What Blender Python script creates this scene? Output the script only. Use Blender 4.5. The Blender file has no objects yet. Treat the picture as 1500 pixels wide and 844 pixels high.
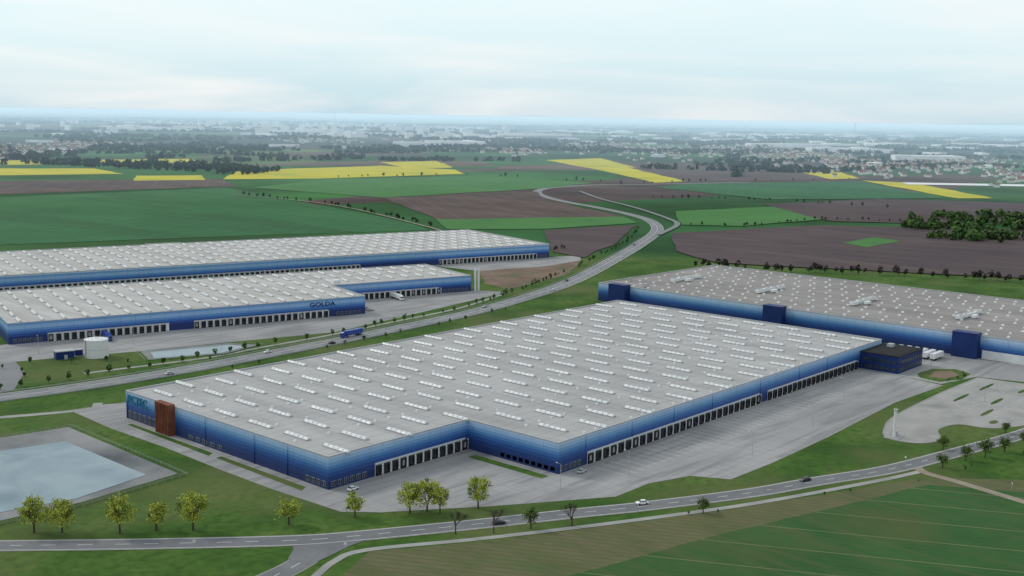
import bpy, bmesh, math, random
from mathutils import Matrix, Vector, noise
random.seed(7)
sc=bpy.context.scene
COL=sc.collection
# ------------------------------------------------------------------ camera
p=math.radians(8.66);r=math.radians(1.03);a=math.radians(41.4)
cd=bpy.data.cameras.new('camera');co=bpy.data.objects.new('camera',cd);COL.objects.link(co);sc.camera=co
cd.sensor_width=36;cd.lens=39.65;cd.clip_end=400000;cd.clip_start=1
R=Vector((math.sin(a),-math.cos(a),0));Fw=Vector((math.cos(a)*math.cos(p),math.sin(a)*math.cos(p),-math.sin(p)));Up=R.cross(Fw)
R2_=R*math.cos(r)+Up*math.sin(r);U2_=Up*math.cos(r)-R*math.sin(r)
m=Matrix((R2_,U2_,-Fw)).transposed().to_4x4();m.translation=(0,0,130);co.matrix_world=m
# ------------------------------------------------------------------ materials
def newmat(name):
    mt=bpy.data.materials.new(name);mt.use_nodes=True
    nt=mt.node_tree;return mt,nt,nt.nodes['Principled BSDF']
def N(nt,t,**k):
    n=nt.nodes.new(t)
    for a_,v in k.items(): setattr(n,a_,v)
    return n
def c4(c): return (c[0],c[1],c[2],1)
def ramp(nt,stops,interp='LINEAR'):
    n=N(nt,'ShaderNodeValToRGB');cr=n.color_ramp;cr.interpolation=interp
    while len(cr.elements)<len(stops): cr.elements.new(.5)
    for e,(q,c) in zip(cr.elements,stops): e.position=q;e.color=c4(c)
    return n
def mat(name,c1,c2=None,scale=.1,rough=.9,detail=6,c3=None,scale3=1.,f3=.5,metal=0,rows=None,spec=.2,streak=None):
    mt,nt,b=newmat(name)
    b.inputs['Roughness'].default_value=rough;b.inputs['Metallic'].default_value=metal
    b.inputs['Specular IOR Level'].default_value=spec
    if c2 is None:
        b.inputs['Base Color'].default_value=c4(c1);return mt
    tc=N(nt,'ShaderNodeTexCoord')
    n1=N(nt,'ShaderNodeTexNoise');n1.inputs['Scale'].default_value=scale;n1.inputs['Detail'].default_value=detail
    n1.inputs['Roughness'].default_value=.62
    nt.links.new(tc.outputs['Object'],n1.inputs['Vector'])
    rp=ramp(nt,[(.35,c1),(.65,c2)]);nt.links.new(n1.outputs[0],rp.inputs[0])
    out=rp.outputs[0]
    def over(fac,colr):
        nonlocal out
        mx=N(nt,'ShaderNodeMix',data_type='RGBA');nt.links.new(fac,mx.inputs[0]);nt.links.new(out,mx.inputs[6]);mx.inputs[7].default_value=c4(colr);out=mx.outputs[2]
    if c3 is not None:
        n2=N(nt,'ShaderNodeTexNoise');n2.inputs['Scale'].default_value=scale3;n2.inputs['Detail'].default_value=5
        nt.links.new(tc.outputs['Object'],n2.inputs['Vector'])
        r2=ramp(nt,[(.5,(0,0,0)),(.7,(f3,f3,f3))]);nt.links.new(n2.outputs[0],r2.inputs[0]);over(r2.outputs[0],c3)
    if streak:
        ang,sx,sy,colr,fr=streak
        mp=N(nt,'ShaderNodeMapping');mp.inputs['Rotation'].default_value=(0,0,math.radians(ang));mp.inputs['Scale'].default_value=(sx,sy,1);nt.links.new(tc.outputs['Object'],mp.inputs[0])
        n3=N(nt,'ShaderNodeTexNoise');n3.inputs['Scale'].default_value=1;n3.inputs['Detail'].default_value=5;n3.inputs['Distortion'].default_value=.8;nt.links.new(mp.outputs[0],n3.inputs[0])
        r3=ramp(nt,[(.48,(0,0,0)),(.7,(fr,fr,fr))]);nt.links.new(n3.outputs[0],r3.inputs[0]);over(r3.outputs[0],colr)
    for rw in (rows if isinstance(rows,list) else [rows] if rows else []):
        ang,period,width,colr,fr=rw
        mp=N(nt,'ShaderNodeMapping');mp.inputs['Rotation'].default_value=(0,0,math.radians(ang));mp.inputs['Scale'].default_value=(1/period,1/period,1)
        nt.links.new(tc.outputs['Object'],mp.inputs[0])
        sp=N(nt,'ShaderNodeSeparateXYZ');nt.links.new(mp.outputs[0],sp.inputs[0])
        fr_=N(nt,'ShaderNodeMath',operation='FRACT');nt.links.new(sp.outputs[0],fr_.inputs[0])
        lt=N(nt,'ShaderNodeMath',operation='LESS_THAN');lt.inputs[1].default_value=width;nt.links.new(fr_.outputs[0],lt.inputs[0])
        mu=N(nt,'ShaderNodeMath',operation='MULTIPLY');nt.links.new(lt.outputs[0],mu.inputs[0]);nt.links.new(n1.outputs[0],mu.inputs[1])
        mu2=N(nt,'ShaderNodeMath',operation='MULTIPLY');nt.links.new(mu.outputs[0],mu2.inputs[0]);mu2.inputs[1].default_value=fr
        over(mu2.outputs[0],colr)
    nt.links.new(out,b.inputs['Base Color'])
    return mt
M={}
M['concrete']=mat('concrete_paving',(.265,.265,.262),(.335,.33,.325),.03,c3=(.19,.19,.19),scale3=.018,f3=.7,rows=[(0,6,.05,(.16,.16,.16),.8),(90,6,.05,(.16,.16,.16),.8)],streak=(8,.02,.22,(.15,.15,.155),.65))
M['concrete2']=mat('concrete_path',(.27,.27,.255),(.34,.33,.31),.08,c3=(.19,.19,.18),scale3=.05,f3=.7)
M['asphalt']=mat('asphalt',(.135,.14,.15),(.18,.185,.19),.05,c3=(.10,.10,.11),scale3=.4,f3=.5)
M['asphalt2']=mat('asphalt_far',(.16,.17,.175),(.215,.22,.225),.03)
M['paint']=mat('road_paint',(.6,.6,.58),(.75,.75,.72),.5)
M['kerb']=mat('kerb_stone',(.25,.24,.21),(.32,.31,.28),.4)
M['dirt']=mat('bare_earth',(.13,.085,.062),(.21,.15,.11),.03,c3=(.08,.10,.04),scale3=.05,f3=.8)
M['track']=mat('dirt_track',(.22,.18,.13),(.30,.27,.21),.1)
M['green1']=mat('winter_wheat',(.016,.098,.030),(.026,.128,.040),.006,c3=(.045,.15,.048),scale3=.0015,f3=.8,rows=[(60,24,.07,(.09,.14,.06),.7),(150,95,.03,(.06,.14,.05),.9)],streak=(60,.02,.003,(.012,.075,.022),.7))
M['green2']=mat('green_crop',(.040,.145,.03),(.062,.185,.045),.01,c3=(.03,.11,.03),scale3=.02,f3=.6,rows=(35,26,.07,(.1,.17,.06),.5))
M['green3']=mat('young_crop',(.016,.070,.014),(.030,.100,.022),.03,c3=(.085,.10,.030),scale3=.012,f3=.9,rows=[(-28,18,.035,(.17,.17,.09),1.6),(-28,3,.35,(.06,.085,.03),.6)],streak=(-28,.25,.02,(.075,.09,.032),.7))
M['verge']=mat('rough_grass_field',(.078,.092,.034),(.115,.118,.052),.05,c3=(.04,.095,.024),scale3=.02,f3=.9,rows=(-28,3,.3,(.06,.075,.028),.7),streak=(-28,.25,.02,(.135,.115,.065),.8))
M['brown1']=mat('ploughed_soil',(.078,.053,.048),(.118,.083,.072),.01,c3=(.056,.040,.038),scale3=.004,f3=.9,rows=[(35,30,.10,(.15,.11,.09),.8),(35,7,.3,(.06,.042,.038),.6)],streak=(35,.03,.003,(.05,.036,.034),.7))
M['brown2']=mat('dark_soil',(.056,.040,.044),(.090,.064,.064),.012,c3=(.042,.030,.036),scale3=.006,f3=.9,rows=[(-20,40,.07,(.13,.10,.09),.8),(-20,9,.3,(.045,.032,.036),.7)],streak=(-20,.03,.003,(.11,.08,.075),.6))
M['yellow']=mat('rapeseed',(.42,.37,.015),(.54,.48,.02),.02,c3=(.26,.30,.03),scale3=.01,f3=.7)
M['white']=mat('white_metal',(.62,.63,.62),(.70,.70,.69),.5,rough=.5)
M['skylight']=mat('skylight_dome',(.58,.60,.61),(.72,.73,.72),.15,rough=.35)
M['skybase']=mat('skylight_kerb',(.31,.31,.31),(.38,.38,.38),.5)
M['dark']=mat('dark_door',(.018,.022,.032),(.04,.045,.055),.4,rough=.6)
M['dockband']=mat('dock_wall',(.58,.60,.61),(.68,.69,.69),.3,rough=.6)
M['navy']=mat('navy_panel',(.009,.024,.105),(.013,.034,.14),.1,rough=.45)
M['rust']=mat('corten_steel',(.13,.045,.024),(.21,.08,.045),.35,rough=.8)
M['glass']=mat('window_glass',(.02,.03,.04),rough=.1,spec=.8)
M['grey']=mat('grey_metal',(.33,.34,.35),(.42,.42,.42),.5,rough=.5)
M['teal']=mat('teal_letters',(.01,.16,.25),rough=.5)
M['letters']=mat('blue_letters',(.012,.03,.13),rough=.5)
M['rubber']=mat('tyre_rubber',(.02,.02,.02),rough=.9)
M['liner']=mat('pond_liner',(.13,.14,.145),(.25,.25,.248),.03,c3=(.045,.055,.06),scale3=.02,f3=.95)
M['bark']=mat('bark',(.05,.04,.03),(.09,.075,.06),2)
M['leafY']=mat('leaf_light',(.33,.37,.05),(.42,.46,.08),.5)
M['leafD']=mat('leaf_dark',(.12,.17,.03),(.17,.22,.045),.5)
M['leafG']=mat('sapling_leaf',(.028,.07,.015),(.055,.11,.025),.3)
M['forest']=mat('forest_leaf',(.014,.030,.020),(.035,.056,.028),.02,c3=(.045,.040,.030),scale3=.03,f3=.8)
M['copse']=mat('copse_leaf',(.026,.068,.018),(.075,.14,.032),.04,c3=(.05,.045,.03),scale3=.05,f3=.8)
M['bushbrown']=mat('bare_bush',(.035,.028,.026),(.055,.048,.036),.1)
def roofmat(name,c1,c2,cs,px,py,ang=0,dark=.86):
    mt,nt,b=newmat(name);b.inputs['Roughness'].default_value=.75;b.inputs['Specular IOR Level'].default_value=.25
    tc=N(nt,'ShaderNodeTexCoord')
    n1=N(nt,'ShaderNodeTexNoise');n1.inputs['Scale'].default_value=.02;n1.inputs['Detail'].default_value=8
    nt.links.new(tc.outputs['Object'],n1.inputs[0])
    rp=ramp(nt,[(.3,c1),(.7,c2)]);nt.links.new(n1.outputs[0],rp.inputs[0])
    n2=N(nt,'ShaderNodeTexNoise');n2.inputs['Scale'].default_value=.09;n2.inputs['Detail'].default_value=6
    mp0=N(nt,'ShaderNodeMapping');mp0.inputs['Rotation'].default_value=(0,0,math.radians(ang));mp0.inputs['Scale'].default_value=(1,.18,1)
    nt.links.new(tc.outputs['Object'],mp0.inputs[0]);nt.links.new(mp0.outputs[0],n2.inputs[0])
    r2=ramp(nt,[(.42,(0,0,0)),(.72,(.9,.9,.9))]);nt.links.new(n2.outputs[0],r2.inputs[0])
    mx=N(nt,'ShaderNodeMix',data_type='RGBA');nt.links.new(r2.outputs[0],mx.inputs[0]);nt.links.new(rp.outputs[0],mx.inputs[6]);mx.inputs[7].default_value=c4(cs)
    out=mx.outputs[2]
    mp=N(nt,'ShaderNodeMapping');mp.inputs['Rotation'].default_value=(0,0,math.radians(ang));mp.inputs['Scale'].default_value=(1/px,1/py,1)
    nt.links.new(tc.outputs['Object'],mp.inputs[0])
    sp=N(nt,'ShaderNodeSeparateXYZ');nt.links.new(mp.outputs[0],sp.inputs[0])
    for i,w in ((0,.5/px),(1,.4/py)):
        f_=N(nt,'ShaderNodeMath',operation='FRACT');nt.links.new(sp.outputs[i],f_.inputs[0])
        l_=N(nt,'ShaderNodeMath',operation='LESS_THAN');l_.inputs[1].default_value=w;nt.links.new(f_.outputs[0],l_.inputs[0])
        m_=N(nt,'ShaderNodeMath',operation='MULTIPLY');m_.inputs[1].default_value=1-dark;nt.links.new(l_.outputs[0],m_.inputs[0])
        mx=N(nt,'ShaderNodeMix',data_type='RGBA');nt.links.new(m_.outputs[0],mx.inputs[0]);nt.links.new(out,mx.inputs[6]);mx.inputs[7].default_value=(.05,.05,.05,1)
        out=mx.outputs[2]
    nt.links.new(out,b.inputs['Base Color']);return mt
M['roofA']=roofmat('roof_membrane',(.355,.352,.345),(.415,.41,.40),(.28,.275,.265),22,6,0,.72)
M['roofB']=roofmat('roof_membrane_pale',(.40,.395,.37),(.48,.47,.445),(.32,.31,.285),12,24,16,.62)
M['roofD']=roofmat('roof_membrane_brown',(.235,.216,.205),(.29,.270,.256),(.18,.165,.155),24,12)
def wallmat(name,h,stops):
    mt,nt,b=newmat(name);b.inputs['Roughness'].default_value=.42;b.inputs['Specular IOR Level'].default_value=.35
    tc=N(nt,'ShaderNodeTexCoord');sp=N(nt,'ShaderNodeSeparateXYZ');nt.links.new(tc.outputs['Object'],sp.inputs[0])
    dv=N(nt,'ShaderNodeMath',operation='DIVIDE');dv.inputs[1].default_value=h;nt.links.new(sp.outputs[2],dv.inputs[0])
    rp=ramp(nt,stops,'CONSTANT');nt.links.new(dv.outputs[0],rp.inputs[0])
    ad=N(nt,'ShaderNodeMath',operation='ADD');nt.links.new(sp.outputs[0],ad.inputs[0]);nt.links.new(sp.outputs[1],ad.inputs[1])
    mu=N(nt,'ShaderNodeMath',operation='MULTIPLY');mu.inputs[1].default_value=1/6.;nt.links.new(ad.outputs[0],mu.inputs[0])
    f_=N(nt,'ShaderNodeMath',operation='FRACT');nt.links.new(mu.outputs[0],f_.inputs[0])
    l_=N(nt,'ShaderNodeMath',operation='LESS_THAN');l_.inputs[1].default_value=.04;nt.links.new(f_.outputs[0],l_.inputs[0])
    m_=N(nt,'ShaderNodeMath',operation='MULTIPLY');m_.inputs[1].default_value=.25;nt.links.new(l_.outputs[0],m_.inputs[0])
    nz=N(nt,'ShaderNodeTexNoise');nz.inputs['Scale'].default_value=.15;nt.links.new(tc.outputs['Object'],nz.inputs[0])
    ns=N(nt,'ShaderNodeMath',operation='MULTIPLY');ns.inputs[1].default_value=.2;nt.links.new(nz.outputs[0],ns.inputs[0])
    nsum=N(nt,'ShaderNodeMath',operation='ADD');nt.links.new(m_.outputs[0],nsum.inputs[0]);nt.links.new(ns.outputs[0],nsum.inputs[1])
    mx=N(nt,'ShaderNodeMix',data_type='RGBA');nt.links.new(nsum.outputs[0],mx.inputs[0]);nt.links.new(rp.outputs[0],mx.inputs[6]);mx.inputs[7].default_value=(.04,.06,.1,1)
    nt.links.new(mx.outputs[2],b.inputs['Base Color']);return mt
BL=[(.0,(.010,.028,.12)),(.22,(.012,.042,.18)),(.38,(.018,.075,.27)),(.50,(.035,.13,.37)),(.60,(.08,.22,.48)),(.69,(.17,.34,.58)),(.79,(.30,.47,.69)),(.90,(.44,.58,.76))]
M['wallA']=wallmat('graded_blue_cladding',12.1,BL)
BL2=[(.0,(.010,.028,.14)),(.34,(.018,.07,.29)),(.46,(.05,.17,.46)),(.56,(.13,.29,.58)),(.66,(.27,.44,.68)),(.82,(.15,.32,.60)),(.93,(.47,.60,.74))]
M['wallB']=wallmat('striped_blue_cladding',12.5,BL2)
def groundmat():
    mt,nt,b=newmat('ground_grassland');b.inputs['Roughness'].default_value=.95;b.inputs['Specular IOR Level'].default_value=.1
    geo=N(nt,'ShaderNodeNewGeometry')
    def noi(s,d=6):
        n=N(nt,'ShaderNodeTexNoise');n.inputs['Scale'].default_value=s;n.inputs['Detail'].default_value=d;nt.links.new(geo.outputs['Position'],n.inputs['Vector']);return n
    n1=noi(.03,9);n2=noi(.3,6);n3=noi(.014,7)
    g=ramp(nt,[(.35,(.032,.082,.014)),(.5,(.056,.118,.020)),(.65,(.092,.148,.034))]);nt.links.new(n1.outputs[0],g.inputs[0])
    r2=ramp(nt,[(.42,(0,0,0)),(.7,(.8,.8,.8))]);nt.links.new(n2.outputs[0],r2.inputs[0])
    mx=N(nt,'ShaderNodeMix',data_type='RGBA');nt.links.new(r2.outputs[0],mx.inputs[0]);nt.links.new(g.outputs[0],mx.inputs[6]);mx.inputs[7].default_value=(.03,.065,.012,1)
    r3=ramp(nt,[(.48,(0,0,0)),(.68,(.8,.8,.8))]);nt.links.new(n3.outputs[0],r3.inputs[0])
    mxb=N(nt,'ShaderNodeMix',data_type='RGBA');nt.links.new(r3.outputs[0],mxb.inputs[0]);nt.links.new(mx.outputs[2],mxb.inputs[6]);mxb.inputs[7].default_value=(.105,.12,.045,1)
    mp=N(nt,'ShaderNodeMapping');mp.inputs['Rotation'].default_value=(0,0,.35);mp.inputs['Scale'].default_value=(1/700,1/330,1)
    nt.links.new(geo.outputs['Position'],mp.inputs[0])
    vo=N(nt,'ShaderNodeTexVoronoi',voronoi_dimensions='2D',distance='MANHATTAN');vo.inputs['Scale'].default_value=1;vo.inputs['Randomness'].default_value=.8
    nt.links.new(mp.outputs[0],vo.inputs['Vector'])
    sp=N(nt,'ShaderNodeSeparateColor');nt.links.new(vo.outputs['Color'],sp.inputs[0])
    pr=ramp(nt,[(0,(.035,.12,.03)),(.2,(.09,.064,.055)),(.42,(.024,.09,.026)),(.55,(.12,.088,.07)),(.68,(.035,.105,.03)),(.8,(.07,.05,.046)),(.92,(.09,.14,.05))],'CONSTANT');nt.links.new(sp.outputs[0],pr.inputs[0])
    n4=noi(.004,9);r4=ramp(nt,[(.35,(.6,.6,.6)),(.65,(1.35,1.35,1.35))]);nt.links.new(n4.outputs[0],r4.inputs[0])
    ml=N(nt,'ShaderNodeMix',data_type='RGBA',blend_type='MULTIPLY');ml.inputs[0].default_value=1;nt.links.new(pr.outputs[0],ml.inputs[6]);nt.links.new(r4.outputs[0],ml.inputs[7])
    n5=noi(.0011,9);r5=ramp(nt,[(.44,(0,0,0)),(.52,(1,1,1))]);nt.links.new(n5.outputs[0],r5.inputs[0])
    ln=N(nt,'ShaderNodeVectorMath',operation='LENGTH');nt.links.new(geo.outputs['Position'],ln.inputs[0])
    mr=N(nt,'ShaderNodeMapRange');mr.inputs[1].default_value=2600;mr.inputs[2].default_value=5000;nt.links.new(ln.outputs['Value'],mr.inputs[0])
    mm=N(nt,'ShaderNodeMath',operation='MULTIPLY');nt.links.new(mr.outputs[0],mm.inputs[0]);nt.links.new(r5.outputs[0],mm.inputs[1])
    mx5=N(nt,'ShaderNodeMix',data_type='RGBA');nt.links.new(mm.outputs[0],mx5.inputs[0]);nt.links.new(ml.outputs[2],mx5.inputs[6]);mx5.inputs[7].default_value=(.022,.036,.026,1)
    mr2=N(nt,'ShaderNodeMapRange');mr2.inputs[1].default_value=1050;mr2.inputs[2].default_value=1120;nt.links.new(ln.outputs['Value'],mr2.inputs[0])
    mx6=N(nt,'ShaderNodeMix',data_type='RGBA');nt.links.new(mr2.outputs[0],mx6.inputs[0]);nt.links.new(mxb.outputs[2],mx6.inputs[6]);nt.links.new(mx5.outputs[2],mx6.inputs[7])
    nt.links.new(mx6.outputs[2],b.inputs['Base Color']);return mt
M['ground']=groundmat()
mt,nt,b=newmat('pond_water');b.inputs['Roughness'].default_value=.08;b.inputs['IOR'].default_value=1.33
bn=N(nt,'ShaderNodeTexNoise');bn.inputs['Scale'].default_value=.5;bp=N(nt,'ShaderNodeBump');bp.inputs['Strength'].default_value=.1
tc=N(nt,'ShaderNodeTexCoord');nt.links.new(tc.outputs['Object'],bn.inputs[0]);nt.links.new(bn.outputs[0],bp.inputs['Height']);nt.links.new(bp.outputs[0],b.inputs['Normal'])
wn=N(nt,'ShaderNodeTexNoise');wn.inputs['Scale'].default_value=.035;wn.inputs['Detail'].default_value=8;wn.inputs['Distortion'].default_value=1;nt.links.new(tc.outputs['Object'],wn.inputs[0])
wr=ramp(nt,[(.35,(.095,.165,.20)),(.65,(.20,.28,.31))]);nt.links.new(wn.outputs[0],wr.inputs[0]);nt.links.new(wr.outputs[0],b.inputs['Base Color'])
M['water']=mt
# ------------------------------------------------------------------ mesh helpers
def obj(name,verts,faces,mats,mi=None,parent=None,smooth=False):
    me=bpy.data.meshes.new(name);me.from_pydata(verts,[],faces)
    for q in mats: me.materials.append(M[q])
    if mi: me.polygons.foreach_set('material_index',mi)
    if smooth: me.polygons.foreach_set('use_smooth',[True]*len(me.polygons))
    me.update()
    o=bpy.data.objects.new(name,me);COL.objects.link(o)
    if parent: o.parent=parent
    return o
class MB:
    def __init__(s): s.v=[];s.f=[];s.m=[]
    def add(s,vs,fs,mi=0):
        k=len(s.v);s.v+=[tuple(q) for q in vs];s.f+=[tuple(i+k for i in f) for f in fs];s.m+=[mi]*len(fs)
    def box(s,c,d,ang=0,mi=0,taper=(1,1)):
        ca,sa=math.cos(ang),math.sin(ang);vs=[]
        for z,t in ((0,(1,1)),(d[2],taper)):
            for sx,sy in ((-1,-1),(1,-1),(1,1),(-1,1)):
                x=sx*d[0]/2*t[0];y=sy*d[1]/2*t[1];vs.append((c[0]+x*ca-y*sa,c[1]+x*sa+y*ca,c[2]+z))
        s.add(vs,[(3,2,1,0),(4,5,6,7),(0,1,5,4),(1,2,6,5),(2,3,7,6),(3,0,4,7)],mi)
    def cyl(s,c,r0,r1,h,n=12,mi=0,axis=None,cap=True):
        ax=Vector(axis) if axis else Vector((0,0,1));q=ax.to_track_quat('Z','Y')
        vs=[]
        for z,rr in ((0,r0),(h,r1)):
            for i in range(n):
                t=2*math.pi*i/n;vs.append(Vector(c)+q@Vector((rr*math.cos(t),rr*math.sin(t),z)))
        fs=[(i,(i+1)%n,n+(i+1)%n,n+i) for i in range(n)]
        if cap: fs+=[tuple(range(n-1,-1,-1)),tuple(range(n,2*n))]
        s.add(vs,fs,mi)
    def make(s,name,mats,parent=None,smooth=False): return obj(name,s.v,s.f,mats,s.m,parent,smooth)
def empty(name,loc=(0,0,0)):
    e=bpy.data.objects.new(name,None);e.location=loc;COL.objects.link(e);return e
def rough(poly,step,amp):
    out=[];n=len(poly)
    for i in range(n):
        x0,y0=poly[i];x1,y1=poly[(i+1)%n];L=math.hypot(x1-x0,y1-y0);k=max(1,int(L/step))
        for j in range(k):
            t=j/k;x=x0+(x1-x0)*t;y=y0+(y1-y0)*t
            v=noise.noise_vector(Vector((x/ step/1.7,y/step/1.7,3.3)))
            out.append((x+v.x*amp,y+v.y*amp))
    return out
def sheet(name,poly,z,mt,step=None,amp=0,parent=None):
    if step: poly=rough(poly,step,amp)
    return obj(name,[(x,y,z) for x,y in poly],[tuple(range(len(poly)))],[mt],parent=parent)
def catmull(pts,step):
    P=[Vector(q) for q in pts];P=[P[0]*2-P[1]]+P+[P[-1]*2-P[-2]];out=[]
    for i in range(1,len(P)-2):
        L=(P[i+1]-P[i]).length;k=max(1,int(L/step))
        for j in range(k):
            t=j/k;p0,p1,p2,p3=P[i-1:i+3]
            out.append(.5*((2*p1)+(-p0+p2)*t+(2*p0-5*p1+4*p2-p3)*t*t+(-p0+3*p1-3*p2+p3)*t**3))
    out.append(P[-2]);return out
def normals(c):
    ns=[]
    for i in range(len(c)):
        d=c[min(i+1,len(c)-1)]-c[max(i-1,0)];d.normalize();ns.append(Vector((-d.y,d.x)))
    return ns
def ribbon(name,c,w,z,mt,off=0,parent=None):
    ns=normals(c);v=[];f=[]
    for q,n_ in zip(c,ns):
        A=q+n_*(off+w/2);B=q+n_*(off-w/2);v+=[(A.x,A.y,z),(B.x,B.y,z)]
    for i in range(len(c)-1): f.append((2*i,2*i+1,2*i+3,2*i+2))
    return obj(name,v,f,[mt],parent=parent)
def dashes(name,c,off,w,z,on,gap,parent=None):
    ns=normals(c);mb=MB();acc=0
    for i in range(len(c)-1):
        L=(c[i+1]-c[i]).length
        if (acc%(on+gap))<on:
            A=c[i]+ns[i]*off;B=c[i+1]+ns[i+1]*off
            mb.add([(A+ns[i]*w/2).to_3d()+Vector((0,0,z)),(A-ns[i]*w/2).to_3d()+Vector((0,0,z)),(B-ns[i+1]*w/2).to_3d()+Vector((0,0,z)),(B+ns[i+1]*w/2).to_3d()+Vector((0,0,z))],[(0,1,2,3)])
        acc+=L
    return mb.make(name,['paint'],parent)
def kerb(name,pts):
    mb=MB()
    for (x0,y0),(x1,y1) in zip(pts[:-1],pts[1:]):
        L=math.hypot(x1-x0,y1-y0);mb.box(((x0+x1)/2,(y0+y1)/2,0),(L,.35,.16),math.atan2(y1-y0,x1-x0),0)
    return mb.make(name,['kerb'])
# ------------------------------------------------------------------ ground
ax=[-150000,-70000,-35000,-18000,-9000,-5000,-2500,-1000,-400,0,200,400,600,800,1000,1300,1700,2200,3000,4000,6000,9000,13000,20000,35000,70000,150000]
v=[(x,y,0) for x in ax for y in ax];n=len(ax)
obj('ground',v,[(i*n+j,(i+1)*n+j,(i+1)*n+j+1,i*n+j+1) for i in range(n-1) for j in range(n-1)],['ground'])
F=[('green_field',[(677,1642),(1127,1654),(937,982),(891,916),(690,1003),(443,1080)],'green1'),
('ploughed_field',[(840,2033),(1265,1879),(1167,1672),(703,1705)],'brown1'),
('rapeseed_field',[(1159,2799),(1733,2684),(1618,2507),(1065,2573)],'yellow'),
('rapeseed_field',[(1017,2460),(1258,2336),(1197,2114),(906,2193)],'yellow'),
('rapeseed_field',[(1182,2036),(1304,1996),(1218,1854),(1097,1902)],'yellow'),
('rapeseed_field',[(1258,1857),(1480,2118),(1931,2148),(1946,1908),(1830,1763),(1436,1779)],'yellow'),
('rapeseed_field',[(2060,2304),(2277,2301),(2022,1983),(1895,2009)],'yellow'),
('green_field',[(1165,1629),(1433,1754),(1781,1695),(1818,1388),(1572,1324),(1189,1322)],'green2'),
('ploughed_field',[(1189,1322),(1509,1279),(1373,1142),(1223,880),(995,1005),(1089,1154)],'brown1'),
('green_field',[(995,1005),(1223,880),(1164,817),(1011,840),(917,915)],'green2'),
('ploughed_field',[(999,830),(1142,801),(936,686),(828,645),(839,692)],'brown2'),
('rapeseed_field',[(2635,2195),(2950,2227),(2036,1310),(1933,1317),(2260,1705)],'yellow'),
('ploughed_field',[(2456,1762),(3000,1486),(2551,1124),(2021,1291)],'brown1'),
('rapeseed_field',[(2672,1370),(2773,1315),(2518,1143),(2418,1170)],'yellow'),
('rapeseed_field',[(2433,1100),(2438,980),(2078,691),(2015,734)],'yellow'),
('green_field',[(1956,1250),(2404,1087),(1992,750),(1692,920),(1798,1225)],'green1'),
('green_field',[(1352,890),(1575,833),(1409,688),(1234,707),(1187,766)],'green2'),
('ploughed_field',[(1091,717),(1321,650),(1521,415),(1021,275),(893,538),(943,619)],'brown2'),
('ploughed_field',[(1585,874),(1876,811),(2028,557),(1664,455),(1454,581),(1387,668)],'brown2')]
for i,(nm,po,mt_) in enumerate(F): sheet(nm,po,.30+.03*i,mt_,40,7)
sheet('green_field',[(1148,536),(1232,538),(1221,502),(1125,498)],1.0,'green2',20,3)
sheet('greenhouse_strip',[(2436,1010),(2684,741),(2594,716),(2369,967)],1.2,'white')
sheet('rough_field',[(438,112),(404,152),(331,182),(243,226),(215,245),(190,233),(184,226),(325,60),(440,20)],.03,'verge',10,1.2)
sheet('green_field',[(425,100),(398,147),(302,175),(235,192),(218,187),(325,60),(440,20)],.06,'green3',9,1.5)
# paving
sheet('concrete_yard',[(231,457),(246,458),(255,454),(564,262),(564,225),(559,203),(507,206),(431,202),(381,201),(352,202),(345,215),(327,221),(307,221),(270,245),(240,267),(231,277),(229,313),(229,340),(230,382),(229,420)],.05,'concrete')
kerb('kerb',[(564,225),(559,203),(507,206),(431,202),(381,201),(352,202),(345,215),(327,221),(307,221),(270,245),(240,267),(231,277),(229,313),(229,340),(230,382),(229,420),(231,457)])
sheet('concrete_yard',[(564.5,262),(641,262),(641,100),(600,120),(599,170),(592,198),(562,205),(564.5,225)],.05,'concrete')
cp=[(599,130),(556,134),(515,146),(494,157),(490,170),(475,173),(462,167),(452,168),(446,175),(447,184),(458,190),(483,196),(540,198),(591,197)]
cps=[tuple(q) for q in catmull(cp,3)]
sheet('car_park',cps,.06,'concrete2')
kerb('kerb',cps)
sheet('concrete_yard',[(256,614),(274,615),(478,560),(503,604),(611,574),(623,553),(501,531),(428,519),(364,537),(316,549),(270,565),(239,576)],.05,'concrete')
sheet('bare_earth',[(693,650),(766,635),(820,639),(740,587),(631,559),(643,595)],.04,'dirt',15,5)
sheet('concrete_yard',[(684,700),(802,670),(845,658),(812,633),(758,629),(690,647)],.06,'concrete')
sheet('car_park',[(238,588),(260,576),(251,543),(230,510),(206,511)],.045,'asphalt2')
sheet('grass_island',[(568,218),(576,223),(594,222),(602,212),(596,203),(580,201),(566,207)],.12,'ground',5,1)
sheet('bare_earth',[(574,216),(588,219),(596,212),(588,206),(575,207)],.16,'dirt',4,1.2)
for po in ([(236.5,421),(238.5,421),(238.5,362),(235.5,360)],[(236,356),(238.5,356),(238.5,305),(235,303)],[(304,289),(308,289),(308,252),(304,252)]):
    sheet('grass_strip',po,.10,'ground')
gi=MB()
for x,y,l,w_ in ((520,168,16,2),(545,172,16,2),(563,157,18,2),(540,187,20,1.8),(572,186,20,1.8),(505,160,7,3),(575,170,10,2)):
    pts=[(x+l/2*math.cos(t)*1.0,y+w_/2*math.sin(t)) for t in [k*math.pi/8 for k in range(16)]]
    gi.add([(q[0],q[1],.05) for q in pts]+[(q[0],q[1],.2) for q in pts],[tuple(range(16,32))]+[(k,(k+1)%16,16+(k+1)%16,16+k) for k in range(16)])
gi.make('grass_islands',['ground'])
mb=MB()
for yy in (178,164,194):
    for k in range(26):
        x=500+k*3.2
        if x<592: mb.box((x,yy,.065),(.16,4.6,.006),0,0)
for k in range(27): mb.box((330+k*4.9-1.2,239,.055),(.14,16,.008),0,0)
for k in range(20): mb.box((468+k*4.9-1.2,239,.055),(.14,16,.008),0,0)
mb.make('bay_markings',['paint'])
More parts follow.
